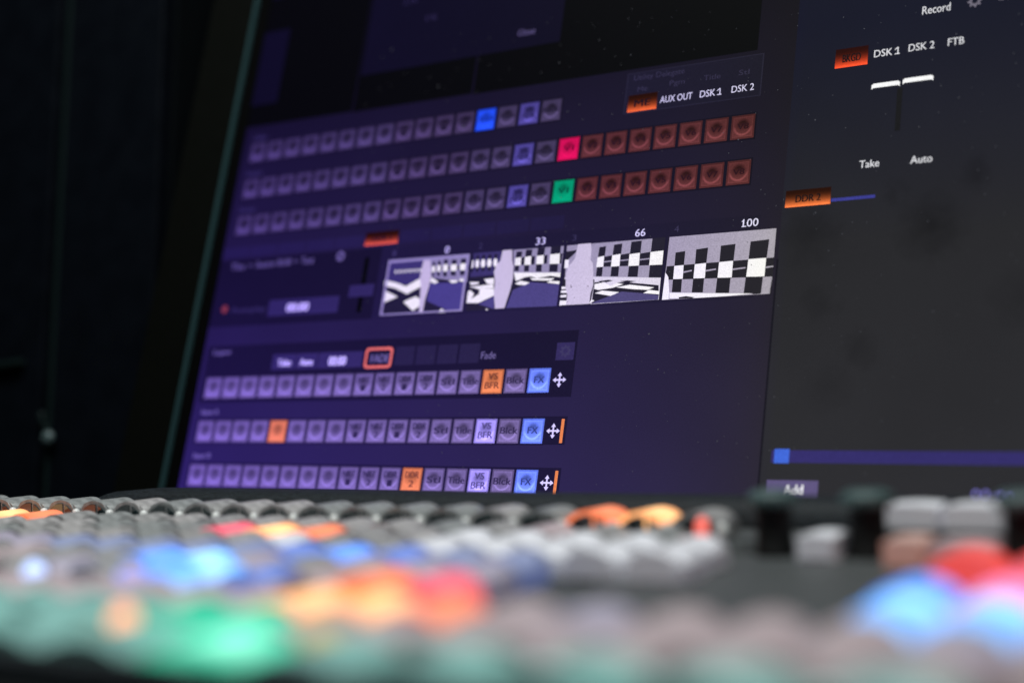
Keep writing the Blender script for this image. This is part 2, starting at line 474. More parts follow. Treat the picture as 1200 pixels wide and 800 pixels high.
link('add_box', me, display)
text('caption', '00:00', 31.8, 33.0, -15.72, .3, lcd(srgb(120, 115, 190), .5, 0, None, 'lcd blue text'))
area('panel_divider', 25.11, 25.18, VB, -8.0, lcd(srgb(24, 23, 28), .4, .3, None, 'lcd divider'), Z2)

def gear(u, v, r, mat):
    bm = bmesh.new(); n = 8
    c = []
    for k in range(n*4):
        a = 2*math.pi*k/(n*4); rr = r if k % 4 < 2 else r*.72
        c.append(((u+rr*math.cos(a)), (v+rr*math.sin(a))))
    o = [bm.verts.new((a*U, b*U, Z3)) for a, b in c]
    i = [bm.verts.new(((u+(a-u)*.45)*U, (v+(b-v)*.45)*U, Z3)) for a, b in c]
    for k in range(len(o)): bm.faces.new((o[k], o[(k+1) % len(o)], i[(k+1) % len(o)], i[k]))
    me = bpy.data.meshes.new('gear_icon'); bm.to_mesh(me); bm.free(); me.materials.append(mat)
    link('gear_icon', me, display)
gear(31.2, .42, .24, C_GREYT); gear(6.2, -6.55, .24, C_GREYT); gear(17.4, -10.92, .24, C_DIMT)

# --- media bin: tabs, file path, four pictures
for k in range(5): area('bin_tab', -.45 + k*1.56, 1.04 + k*1.56, -6.2, -5.72, lcd(srgb(40, 38, 46), 1.1, .8, None, 'lcd dim tab'), Z1)
for k in range(5): area('bin_tab', 9.12 + k*1.52, 10.56 + k*1.52, -6.2, -5.68, lcd(srgb(38, 36, 44), 1.1, .8, None, 'lcd dim tab b'), Z1)
tab('orange_tab', 7.36, 9.02, -6.2, -5.64, 'DDR 1', 'blurred orange glowing tab above the row of pictures', Z3, srgb(255, 106, 62))
area('bin_panel', US, 8.3, -9.3, -6.32, C_DARK, Z1)
area('bin_panel', 8.3, 24.4, -9.3, -6.36, lcd(srgb(33, 31, 36), .8, .8, None, 'lcd bin'), Z1)
text('caption', 'Tbs', .15, .95, -6.62, .3, C_GREYT); text('caption', '>', 1.15, 1.4, -6.62, .22, C_GREYT)
text('caption', 'Session 00:00', 1.6, 3.55, -6.6, .3, C_GREYT); text('caption', '>', 3.72, 3.92, -6.6, .22, C_GREYT)
text('caption', 'Test', 4.1, 4.8, -6.6, .32, C_GREYT)
area('bin_slider', 7.5, 7.72, -9.0, -6.7, C_BLACK, Z2)
area('slider_box', 6.95, 8.2, -8.35, -7.85, C_BOX, Z3)
area('value_field', 2.75, 6.5, -8.95, -8.25, C_BOX, Z2)
text('caption', '00:00', 3.75, 4.9, -8.62, .36, C_WHITE, Z3, .06)
text('caption', 'Autoplay', .65, 2.6, -8.58, .26, C_DIMT)
bm = bmesh.new(); bmesh.ops.create_circle(bm, cap_ends=True, segments=20, radius=.17*U); bmesh.ops.translate(bm, verts=bm.verts, vec=(.25*U, -8.52*U, Z3))
link('red_dot', mesh_of(bm, 'red_dot', [lcd(srgb(150, 70, 50), .5, 0, None, 'lcd red dot')]), display)

THUMBS=[
 [('D',[(0.023,0.988),(0.459,0.968),(0.461,0.532),(0.004,0.547)]),
  ('G',[(0.524,0.976),(0.988,0.983),(0.998,0.5),(0.548,0.635)]),
  ('W',[(0.005,0.645),(0.17,0.571),(0.277,0.503),(0.44,0.631),(0.466,0.484),(0.304,0.363),(0.146,0.484),(0.005,0.539)]),
  ('W',[(0.008,0.465),(0.197,0.325),(0.028,0.235)]),
  ('W',[(0.274,0.229),(0.419,0.312),(0.491,0.241),(0.491,0.146),(0.407,0.058)]),
  ('P',[(0.57,0.529),(0.977,0.503),(0.981,0.025),(0.812,0.039),(0.559,0.219)]),
  ('W',[(0.709,0.009),(0.746,0.069),(0.815,0.008),(0.796,0),(0.721,0)]),
  ('W',[(0.57,0.633),(0.665,0.543),(0.625,0.515),(0.567,0.553)]),
  ('W',[(0.782,0.555),(0.877,0.552),(0.892,0.511),(0.829,0.502)]),
  ('W',[(0.902,0.566),(0.976,0.566),(0.976,0.51),(0.922,0.524)]),
  ('W',[(0.113,0.807),(0.132,0.806),(0.136,0.752),(0.117,0.752)]),
  ('W',[(0.157,0.806),(0.176,0.805),(0.18,0.751),(0.16,0.751)]),
  ('W',[(0.2,0.805),(0.219,0.804),(0.223,0.75),(0.204,0.751)]),
  ('W',[(0.244,0.804),(0.263,0.804),(0.266,0.749),(0.248,0.75)]),
  ('W',[(0.287,0.803),(0.306,0.803),(0.31,0.749),(0.291,0.749)]),
  ('W',[(0.33,0.802),(0.349,0.802),(0.353,0.748),(0.334,0.748)]),
  ('W',[(0.374,0.802),(0.392,0.801),(0.396,0.747),(0.377,0.748)]),
  ('W',[(0.416,0.801),(0.435,0.8),(0.439,0.746),(0.42,0.747)]),
  ('K',[(0.562,0.902),(0.594,0.904),(0.6,0.826),(0.567,0.83)]),
  ('K',[(0.568,0.716),(0.6,0.718),(0.611,0.64),(0.577,0.643)]),
  ('K',[(0.603,0.8),(0.619,0.803),(0.623,0.736),(0.607,0.738)]),
  ('W',[(0.565,0.825),(0.596,0.826),(0.605,0.779),(0.606,0.722),(0.576,0.721),(0.565,0.763)]),
  ('K',[(0.624,0.91),(0.66,0.911),(0.666,0.831),(0.629,0.835)]),
  ('K',[(0.631,0.719),(0.667,0.72),(0.677,0.64),(0.64,0.644)]),
  ('K',[(0.669,0.804),(0.687,0.808),(0.691,0.738),(0.673,0.74)]),
  ('W',[(0.628,0.83),(0.662,0.832),(0.671,0.783),(0.672,0.725),(0.639,0.723),(0.628,0.767)]),
  ('K',[(0.695,0.927),(0.742,0.928),(0.749,0.838),(0.701,0.844)]),
  ('K',[(0.704,0.713),(0.751,0.714),(0.762,0.624),(0.714,0.629)]),
  ('K',[(0.754,0.808),(0.777,0.811),(0.782,0.734),(0.758,0.737)]),
  ('W',[(0.701,0.838),(0.745,0.839),(0.756,0.784),(0.757,0.719),(0.713,0.718),(0.699,0.767)]),
  ('K',[(0.788,0.911),(0.849,0.91),(0.855,0.825),(0.794,0.833)]),
  ('K',[(0.795,0.71),(0.856,0.708),(0.867,0.624),(0.805,0.631)]),
  ('K',[(0.862,0.797),(0.892,0.799),(0.895,0.726),(0.864,0.73)]),
  ('W',[(0.794,0.827),(0.851,0.826),(0.864,0.774),(0.862,0.713),(0.805,0.714),(0.789,0.761)]),
  ('K',[(0.897,0.915),(0.964,0.913),(0.97,0.826),(0.902,0.834)]),
  ('K',[(0.904,0.708),(0.972,0.706),(0.982,0.62),(0.914,0.627)]),
  ('K',[(0.977,0.797),(1,0.799),(1,0.724),(0.98,0.728)]),
  ('W',[(0.903,0.828),(0.966,0.827),(0.98,0.774),(0.977,0.711),(0.914,0.713),(0.897,0.761)]),
  ('S',[(0.455,0.952),(0.532,0.951),(0.571,0.649),(0.571,0.521),(0.542,0.221),(0.536,0.023),(0.492,0.027),(0.464,0.5),(0.44,0.631),(0.445,0.808)]),
  ('F',[(0.022,0.996),(0.992,0.991),(0.997,0.943),(0.029,0.938)]),
  ('F',[(0.992,0.991),(1,0),(0.971,0.003),(0.963,0.971)]),
  ('F',[(0.012,0),(1,0),(0.996,0.031),(0.029,0.025)]),
  ('F',[(0.022,0.996),(0.046,0.936),(0.047,0.015),(0.016,0)])],
 [('D',[(0,1),(0.32,1),(0.335,0.599),(0,0.584)]),
  ('G',[(0.448,1),(0.998,1),(0.998,0.551),(0.489,0.607)]),
  ('P',[(0.504,0.311),(0.679,0.427),(1,0.361),(1,0.001),(0.454,0.015)]),
  ('P',[(0.135,0.11),(0.303,0.23),(0.323,0.01)]),
  ('W',[(0.489,0.607),(0.998,0.551),(0.999,0.476),(0.896,0.512),(0.749,0.487),(0.681,0.527),(0.617,0.518),(0.524,0.46)]),
  ('W',[(0.673,0.495),(0.942,0.466),(0.903,0.429),(0.708,0.458)]),
  ('W',[(0.517,0.419),(0.578,0.463),(0.679,0.419),(0.629,0.383),(0.551,0.399)]),
  ('W',[(0.863,0.4),(0.903,0.424),(0.999,0.41),(0.998,0.361)]),
  ('W',[(0,0.499),(0.111,0.487),(0.103,0.454),(0.024,0.444)]),
  ('W',[(0.163,0.533),(0.274,0.538),(0.284,0.435),(0.204,0.452)]),
  ('W',[(0.004,0.412),(0.273,0.436),(0.29,0.366),(0.11,0.376)]),
  ('W',[(0,0.345),(0.11,0.376),(0.291,0.358),(0.302,0.239),(0.133,0.127),(0,0.14)]),
  ('K',[(0.02,0.368),(0.128,0.366),(0.13,0.28),(0.047,0.203),(0.073,0.286)]),
  ('W',[(0.228,0.018),(0.256,0.015),(0.257,0),(0.233,0)]),
  ('K',[(0,0.957),(0.011,0.96),(0.011,0.885),(0,0.888)]),
  ('K',[(0,0.739),(0.023,0.74),(0.028,0.676),(0.004,0.673)]),
  ('W',[(0,0.876),(0.008,0.88),(0.02,0.806),(0.02,0.746),(0,0.743),(0,0.81)]),
  ('K',[(0.041,0.956),(0.073,0.957),(0.073,0.883),(0.038,0.887)]),
  ('K',[(0.053,0.739),(0.085,0.738),(0.089,0.674),(0.057,0.673)]),
  ('W',[(0.042,0.874),(0.07,0.878),(0.083,0.804),(0.08,0.744),(0.052,0.742),(0.039,0.809)]),
  ('K',[(0.106,0.954),(0.144,0.954),(0.144,0.88),(0.103,0.885)]),
  ('K',[(0.117,0.737),(0.155,0.736),(0.158,0.673),(0.12,0.672)]),
  ('W',[(0.107,0.873),(0.139,0.876),(0.154,0.802),(0.149,0.742),(0.116,0.741),(0.103,0.808)]),
  ('K',[(0.177,0.952),(0.215,0.952),(0.215,0.878),(0.174,0.883)]),
  ('K',[(0.188,0.736),(0.226,0.735),(0.229,0.671),(0.192,0.67)]),
  ('W',[(0.178,0.871),(0.211,0.874),(0.225,0.8),(0.22,0.74),(0.188,0.739),(0.174,0.806)]),
  ('K',[(0.248,0.949),(0.283,0.95),(0.283,0.876),(0.245,0.881)]),
  ('K',[(0.259,0.734),(0.294,0.733),(0.298,0.67),(0.262,0.668)]),
  ('W',[(0.249,0.868),(0.279,0.872),(0.293,0.798),(0.289,0.739),(0.259,0.737),(0.245,0.804)]),
  ('K',[(0.491,0.963),(0.556,0.963),(0.555,0.853),(0.489,0.853)]),
  ('W',[(0.489,0.853),(0.552,0.862),(0.559,0.723),(0.493,0.725)]),
  ('K',[(0.493,0.725),(0.542,0.725),(0.546,0.623),(0.496,0.629)]),
  ('K',[(0.553,0.854),(0.593,0.862),(0.599,0.725),(0.559,0.723)]),
  ('K',[(0.595,0.979),(0.666,0.978),(0.666,0.857),(0.595,0.857)]),
  ('W',[(0.595,0.857),(0.663,0.865),(0.67,0.716),(0.599,0.72)]),
  ('K',[(0.599,0.72),(0.654,0.718),(0.658,0.605),(0.603,0.611)]),
  ('K',[(0.663,0.857),(0.704,0.865),(0.71,0.718),(0.67,0.716)]),
  ('K',[(0.724,0.993),(0.803,0.991),(0.803,0.857),(0.725,0.858)]),
  ('W',[(0.725,0.858),(0.8,0.865),(0.808,0.714),(0.729,0.718)]),
  ('K',[(0.729,0.718),(0.792,0.716),(0.797,0.585),(0.735,0.592)]),
  ('K',[(0.801,0.857),(0.841,0.865),(0.847,0.716),(0.808,0.714)]),
  ('K',[(0.868,1),(0.974,1),(0.975,0.86),(0.869,0.865)]),
  ('W',[(0.869,0.865),(0.972,0.869),(0.981,0.697),(0.875,0.704)]),
  ('K',[(0.875,0.704),(0.965,0.699),(0.971,0.562),(0.88,0.572)]),
  ('K',[(0.973,0.861),(1,0.869),(1,0.699),(0.981,0.697)]),
  ('S',[(0.336,1),(0.442,1),(0.461,0.805),(0.481,0.718),(0.495,0.514),(0.482,0.314),(0.444,0.008),(0.34,0.008),(0.305,0.264),(0.299,0.484),(0.27,0.64),(0.288,0.758),(0.326,0.821)])],
 [('G',[(0,1.0),(0.994,1),(0.991,0.349),(0.019,0.453)]),
  ('L',[(0.33,0.446),(0.995,0.357),(0.997,0.011),(0.321,0),(0.044,0.011),(0.018,0.471)]),
  ('K',[(0,0.439),(0.334,0.402),(0.321,0),(0.004,0.015)]),
  ('K',[(0.334,0.402),(0.982,0.24),(0.994,0.062),(0.331,0.003)]),
  ('P',[(0.361,0.035),(0.62,0.174),(0.834,0.128),(0.993,0.079),(0.992,0.011),(0.331,0.007)]),
  ('W',[(0.351,0.174),(0.424,0.21),(0.599,0.167),(0.517,0.115)]),
  ('W',[(0.839,0.127),(0.894,0.173),(0.994,0.146),(0.992,0.095)]),
  ('W',[(0.561,0.248),(0.698,0.277),(0.943,0.21),(0.883,0.174),(0.724,0.203)]),
  ('W',[(0.34,0.323),(0.479,0.352),(0.633,0.293),(0.53,0.243),(0.38,0.223),(0.343,0.244)]),
  ('L',[(0.331,0.437),(0.995,0.357),(0.997,0.255),(0.876,0.276),(0.716,0.318),(0.577,0.324),(0.505,0.28),(0.402,0.36),(0.335,0.349)]),
  ('K',[(0.369,0.367),(0.477,0.378),(0.526,0.361),(0.458,0.337)]),
  ('K',[(0.587,0.34),(0.671,0.349),(0.758,0.323),(0.674,0.309)]),
  ('W',[(0,0.314),(0.053,0.308),(0.045,0.274),(0,0.275)]),
  ('W',[(0,0.253),(0.064,0.246),(0.062,0.206),(0,0.212)]),
  ('W',[(0,0.173),(0.064,0.176),(0.062,0.136),(0,0.138)]),
  ('W',[(0,0.085),(0.072,0.079),(0.072,0.009),(0,0.006)]),
  ('W',[(0.326,0.073),(0.36,0.052),(0.309,0.005)]),
  ('K',[(0.018,0.898),(0.112,0.912),(0.104,0.869),(0.039,0.77),(0.002,0.597),(0,0.901)]),
  ('W',[(0,0.761),(0.042,0.755),(0.046,0.618),(0.004,0.618)]),
  ('K',[(0.346,0.925),(0.414,0.935),(0.412,0.767),(0.342,0.758)]),
  ('K',[(0.345,0.602),(0.406,0.594),(0.407,0.438),(0.344,0.444)]),
  ('K',[(0.407,0.761),(0.514,0.777),(0.515,0.589),(0.411,0.594)]),
  ('G',[(0.411,0.686),(0.515,0.691),(0.517,0.673),(0.412,0.665)]),
  ('W',[(0.34,0.758),(0.406,0.775),(0.408,0.598),(0.339,0.595)]),
  ('K',[(0.495,0.946),(0.578,0.954),(0.577,0.778),(0.491,0.771)]),
  ('K',[(0.495,0.593),(0.573,0.584),(0.574,0.419),(0.495,0.428)]),
  ('K',[(0.572,0.772),(0.678,0.788),(0.68,0.578),(0.577,0.583)]),
  ('G',[(0.576,0.686),(0.679,0.691),(0.68,0.673),(0.577,0.665)]),
  ('W',[(0.489,0.771),(0.571,0.786),(0.574,0.587),(0.489,0.587)]),
  ('K',[(0.668,0.97),(0.772,0.975),(0.772,0.771),(0.666,0.767)]),
  ('K',[(0.671,0.581),(0.768,0.57),(0.77,0.39),(0.671,0.4)]),
  ('K',[(0.767,0.765),(0.871,0.781),(0.873,0.565),(0.772,0.569)]),
  ('G',[(0.771,0.675),(0.873,0.68),(0.874,0.663),(0.773,0.654)]),
  ('W',[(0.664,0.767),(0.766,0.779),(0.77,0.573),(0.665,0.575)]),
  ('K',[(0.875,0.999),(1,1),(1,0.776),(0.874,0.775)]),
  ('K',[(0.879,0.571),(1,0.556),(1,0.353),(0.881,0.366)]),
  ('K',[(0.999,0.77),(1,0.786),(1,0.551),(1,0.556)]),
  ('G',[(1,0.671),(1,0.676),(1,0.659),(1,0.651)]),
  ('W',[(0.872,0.776),(0.998,0.784),(1,0.56),(0.873,0.565)]),
  ('S',[(0.121,1),(0.255,1),(0.271,0.866),(0.271,0.724),(0.3,0.668),(0.314,0.544),(0.331,0.298),(0.314,0.161),(0.315,0),(0.072,0.005),(0.076,0.166),(0.047,0.274),(0.031,0.523),(0.049,0.645),(0.107,0.762),(0.114,0.885)]),
  ('K',[(0.101,0.348),(0.111,0.285),(0.098,0.286)]),
  ('K',[(0.274,0.3),(0.282,0.299),(0.282,0.275),(0.277,0.275)])],
 [('G',[(0.007,1),(0.997,1),(0.997,0.005),(0.0,0.002)]),
  ('K',[(0.01,0.533),(0.999,0.553),(0.997,0.26),(0.002,0.317)]),
  ('G',[(0.046,0.316),(0.994,0.263),(0.995,0.005),(0.048,0.114)]),
  ('K',[(0.987,0.006),(0.994,0.255),(1,0.004)]),
  ('K',[(0.081,0.743),(0.174,0.755),(0.174,0.536),(0.084,0.534)]),
  ('W',[(0.083,0.53),(0.172,0.533),(0.176,0.318),(0.085,0.317)]),
  ('K',[(0.083,0.321),(0.17,0.315),(0.173,0.107),(0.085,0.116)]),
  ('G',[(0.175,0.432),(0.255,0.448),(0.256,0.427),(0.177,0.407)]),
  ('K',[(0.277,0.767),(0.388,0.782),(0.386,0.543),(0.279,0.536)]),
  ('W',[(0.278,0.533),(0.383,0.54),(0.386,0.306),(0.278,0.307)]),
  ('K',[(0.276,0.311),(0.379,0.304),(0.38,0.082),(0.276,0.092)]),
  ('G',[(0.387,0.43),(0.482,0.444),(0.483,0.423),(0.388,0.405)]),
  ('K',[(0.507,0.795),(0.641,0.806),(0.637,0.547),(0.507,0.542)]),
  ('W',[(0.505,0.538),(0.633,0.544),(0.634,0.288),(0.504,0.292)]),
  ('K',[(0.501,0.296),(0.625,0.286),(0.623,0.049),(0.498,0.061)]),
  ('G',[(0.636,0.423),(0.751,0.434),(0.752,0.413),(0.637,0.398)]),
  ('K',[(0.777,0.823),(0.944,0.836),(0.936,0.555),(0.773,0.554)]),
  ('W',[(0.772,0.551),(0.931,0.552),(0.929,0.272),(0.766,0.279)]),
  ('K',[(0.763,0.283),(0.917,0.27),(0.912,0.016),(0.756,0.031)]),
  ('G',[(0.933,0.419),(1,0.426),(1,0.405),(0.934,0.394)]),
  ('W',[(0.005,0.434),(0.038,0.358),(0.062,0.122),(0.064,0.005),(0.0,0.002)]),
  ('W',[(0.065,0.107),(0.834,0.02),(0.599,0.003),(0.325,0),(0.071,0.017)]),
  ('K',[(0.157,0.027),(0.226,0.038),(0.314,0.012),(0.282,0),(0.164,0.005)]),
  ('K',[(0.834,0.029),(0.909,0.039),(0.906,0.008),(0.84,0.008)])],
]

TARGET = dict(K=((34, 28, 62), (38, 36, 44)), D=((60, 50, 116), (60, 54, 90)), W=((240, 232, 252), (248, 244, 252)), G=((140, 128, 184), (168, 160, 180)), L=((206, 194, 236), (226, 219, 236)),
              P=((72, 62, 142), (84, 78, 112)), S=((196, 180, 226), (212, 203, 222)), F=((146, 132, 196), (150, 140, 190)))
def picture_mats(j):                                 # what the display must emit so that its wash leaves these tones
    u = 10.7 + 4.117*j
    q = ((25.5 - u)/25.5)**.62
    t = (1 - .26*q, 1 - .44*q, 1 + .6*q)
    out = []
    for k in 'KDWGLPSF':
        a, b = (srgb(*c) for c in TARGET[k])
        out.append(lcd(tuple((x + (y - x)*j/3)/w for x, y, w in zip(a, b, t)), 0, 0, None, 'lcd picture tone'))
    return out
KEYS = 'KDWGLPSF'
for j, polys in enumerate(THUMBS):
    u0, v0 = 8.678 + 4.117*j, -9.213
    bm = bmesh.new()
    flat(bm, u0, u0+3.992, v0, v0+2.307, Z2, 0)
    for n_, (c, pl) in enumerate(polys):
        vs = [bm.verts.new(((u0+a*3.992)*U, (v0+b*2.307)*U, Z2 + .000012*(n_+1))) for a, b in pl]
        try: f = bm.faces.new(vs)
        except ValueError: continue
        f.material_index = KEYS.index(c)
        f.normal_update()
        if len(vs) > 4: bmesh.ops.triangulate(bm, faces=[f])
    me = bpy.data.meshes.new('thumbnail'); bm.to_mesh(me); bm.free()
    for m in picture_mats(j): me.materials.append(m)
    link('thumbnail', me, display, None, ['small picture of a checkered room with a tall pale figure in a grey frame', 'picture of a checkered room with a pale figure standing left of centre',
         'picture of a checkered wall with a large pale figure at its left', 'close picture of a black and white checkered wall with no figure'][j])
    text('caption', str(j+1), u0+.18, u0+.36, -6.62, .24, C_DIMT, Z2, 0)
text('caption', '0', 11.42, 11.62, -6.66, .285, C_WHITE); text('caption', '33', 15.54, 15.95, -6.64, .285, C_WHITE)
text('caption', '66', 19.68, 20.08, -6.64, .285, C_WHITE); text('caption', '100', 23.78, 24.34, -6.62, .285, C_WHITE)

# --- layer tiles: three rows of the lower bank
area('layer_panel', -.25, 17.85, -12.6, -10.15, C_DARK, Z1)
for v0, v1 in ((-14.32, -13.3), (-16.2, -15.14)): area('layer_panel', -.1, 17.82, v0, v1, C_DARK, Z1*.6)
for s, a, b, v in (('Layer', .1, 1.1, -10.42), ('Input A', .05, 1.0, -13.0), ('Input B', .05, 1.0, -14.85), ('Utility', .0, .8, -.6), ('Program', .0, .9, -2.3), ('Preview', .0, .9, -4.0)):
    text('caption', s, a, b, v, .22, C_DIMT if v > -9 else C_GREYT, Z2, .03)
for s, a, b, x0, x1 in (('Take', 3.5, 4.76, 3.8, 4.5), ('Auto', 4.8, 5.9, 5.0, 5.65), ('00:00', 5.95, 8.2, 6.5, 7.35)):
    area('control_box', a, b, -11.27, -10.62, C_BOX, Z2)
    text('caption', s, x0, x1, -10.98, .28 if s != '00:00' else .36, C_WHITE, Z3, .05)
def ring(u0, u1, v0, v1, t, mat):
    bm = bmesh.new()
    def rr(d, r):
        pts = []
        for cx, cy, a0 in ((u1-d-r, v1-d-r, 0), (u0+d+r, v1-d-r, 90), (u0+d+r, v0+d+r, 180), (u1-d-r, v0+d+r, 270)):
            for k in range(5):
                a = math.radians(a0 + 22.5*k); pts.append((cx+r*math.cos(a), cy+r*math.sin(a)))
        return pts
    o = [bm.verts.new((a*U, b*U, Z3)) for a, b in rr(0, .16)]; i = [bm.verts.new((a*U, b*U, Z3)) for a, b in rr(t, .1)]
    for k in range(len(o)): bm.faces.new((o[k], o[(k+1) % len(o)], i[(k+1) % len(o)], i[k]))
    me = bpy.data.meshes.new('red_outline'); bm.to_mesh(me); bm.free(); me.materials.append(mat)
    link('red_outline', me, display)
ring(8.32, 9.66, -11.34, -10.5, .11, lcd(srgb(255, 132, 92), .2, 0, None, 'lcd red outline'))
text('caption', 'FADE', 8.62, 9.5, -10.94, .32, C_GREYT, Z3, .03)
for k in range(4): area('transition_box', 9.8 + k*1.0, 10.7 + k*1.0, -11.25, -10.5, lcd(srgb(40, 38, 44), .7, .6, None, 'lcd transition'), Z2)
text('caption', 'Fade', 13.8, 14.45, -10.97, .28, C_GREYT)
area('gear_box', 17.02, 17.76, -11.25, -10.6, C_BOX, Z2)
MEG = srgb(124, 114, 132)
for r, v in enumerate((-11.528, -13.38, -15.225)):
    for i in range(17):
        lab = SRC[i] if i < 16 else 'FX'
        col, look, lb = MEG, LOOK_ME, None
        if i == 14: col = srgb(170, 162, 205)
        if i == 16: col, lb = srgb(124, 160, 242), 'pale blue tile at the right end of its row'
        act = {0: 14, 1: 4, 2: 11}[r]
        if i == act: col, look, lb = srgb(250, 150, 62), LOOK_ACT, ('orange active tile near the right of the upper row', 'orange active tile near the left of the middle row', 'orange active tile in the lowest row')[r]
        elif r and i == 14: col = srgb(184, 176, 226)
        tile('layer_tile', i, v, .9, .9, col, look, lab, lb, .9, .25, .25, lcd(tuple(c*(.42 if i < 8 else .16) for c in col), .6, .25, None, 'lcd soft lettering'))
    # cross of four arrows
    u, w = 17.28, -v
    bm = bmesh.new()
    flat(bm, 16.93, 17.66, v-.9, v, Z2, 1)
    c = (17.3, v-.45)
    for a in range(4):
        ca, sa = math.cos(a*math.pi/2), math.sin(a*math.pi/2)
        P = lambda x, y, z=Z3: bm.verts.new(((c[0]+.86*(x*ca-y*sa))*U, (c[1]+.86*(x*sa+y*ca))*U, z))
        bm.faces.new([P(0, -.035), P(.2, -.035), P(.2, .035), P(0, .035)])
        bm.faces.new([P(.17, -.11), P(.32, 0), P(.17, .11)])
    me = bpy.data.meshes.new('move_icon'); bm.to_mesh(me); bm.free(); me.materials.append(C_WHITE); me.materials.append(C_DARK)
    link('move_icon', me, display)
    if r: area('orange_line', 17.6, 17.72, v-.88, v-.02, lcd(srgb(250, 150, 70), .3, 0, None, 'lcd orange line'), Z3)

# dust on the glass
M_DUST = plastic('dust', (.10, .10, .12), .9, .1)
bm = bmesh.new()
for _ in range(520):
    a, b = random.uniform(6, 33), random.uniform(-16, 3); r = random.uniform(.008, .026)
    if random.random() < .06: r *= 1.7
    n = random.choice((4, 5, 6)); ph = random.random()*6
    bm.faces.new([bm.verts.new(((a + r*random.uniform(.5, 1.3)*math.cos(ph+k*2*math.pi/n))*U, (b + r*random.uniform(.5, 1.3)*math.sin(ph+k*2*math.pi/n))*U, .0008)) for k in range(n)])
me = bpy.data.meshes.new('dust'); bm.to_mesh(me); bm.free(); me.materials.append(M_DUST)
link('dust', me, display)['kind'] = 'stuff'

# --- monitor body
def frame(name, u0, u1, v0, v1, w, z0, z1, mat, bev=0):
    bm = bmesh.new()
    O = [(u0-w, v0-w), (u1+w, v0-w), (u1+w, v1+w), (u0-w, v1+w)]; I = [(u0, v0), (u1, v0), (u1, v1), (u0, v1)]
    ring_ = {}
    for nm, pts in (('o', O), ('i', I)):
        for z in (z0, z1): ring_[nm, z] = [bm.verts.new((a*U, b*U, z*U)) for a, b in pts]
    for k in range(4):
        q = (k+1) % 4
        for A, B_ in ((('o', z1), ('i', z1)), (('i', z1), ('i', z0)), (('i', z0), ('o', z0)), (('o', z0), ('o', z1))):
            bm.faces.new((ring_[A][k], ring_[A][q], ring_[B_][q], ring_[B_][k]))
    bmesh.ops.recalc_face_normals(bm, faces=bm.faces)
    if bev:
        bmesh.ops.bevel(bm, geom=[e for e in bm.edges], offset=bev*U, segments=2, affect='EDGES')
    return link(name, mesh_of(bm, name, [mat]), monitor, OFF)
frame('inner_frame', US, UE, VB, VT, .72, -1.0, .03, M_INNER)
frame('edge_glint', US-.725, UE+.725, VB-.725, VT+.725, .17, -1.0, .22, M_GLINT, .04)
frame('bezel', US-.90, UE+.90, VB-.90, VT+.90, 2.9, -1.6, .10, M_BEZEL, .12)
bm = bmesh.new(); box(bm, (US-3)*U, (UE+3)*U, (VB-3)*U, (VT+3)*U, -3.6*U, -1.7*U, 0, .6*U); link('back_cover', mesh_of(bm, 'back_cover', [M_BEZEL]), monitor, OFF)
# stand: leg and foot behind the panel, the foot lies on the desk
zinv = monitor.matrix_world.inverted()
bm = bmesh.new()
box(bm, -6*U, 6*U, -7*U, 5*U, 0, .5*U, 0, .2*U); box(bm, -2*U, 2*U, 1.5*U, 3.2*U, .4*U, 11*U, 0, .3*U)
st = link('stand', mesh_of(bm, 'stand', [M_BEZEL]), monitor)
ft = W(-20, 50.3, -9.78)
st.matrix_parent_inverse = Matrix.Identity(4)
st.matrix_local = zinv @ Matrix.Translation(ft)

# ------------------------------------------------------------------ control panel
panel = thing('control_panel', 'wide control panel with rows of glowing push buttons, standing in front of the leaning monitor', 'control panel', Matrix.Translation(W(-22*.93, 36.4*.93, -4.9*.93)) @ Matrix.Rotation(-math.atan(.03), 4, 'X') @ Matrix.Translation(Vector((0, 0, -5.64*.93*U))) @ Matrix.Scale(.93, 4))
PO = Vector((-22, 36.4, -10.54))
def PL(x, y, z): return (Vector((x, y, z)) - PO) * U
DECK = -5.62
LOW = -5.90
XL, XR = -51.0, 6.0
bm = bmesh.new()
prof = [(16.9, -11.1), (16.2, -10.2), (16.2, -6.3), (16.4, -5.95), (35.45, -5.90), (35.55, -5.62), (38.7, -5.62), (41.2, -6.4), (41.2, -10.40)]
prism(bm, [((y-PO.y)*U, (z-PO.z)*U) for y, z in prof], (XL-PO.x)*U, (XR-PO.x)*U, 0, 'X')
bmesh.ops.bevel(bm, geom=list(bm.edges), offset=.12*U, segments=2, affect='EDGES')
link('housing', mesh_of(bm, 'housing', [M_HOUS]), panel)
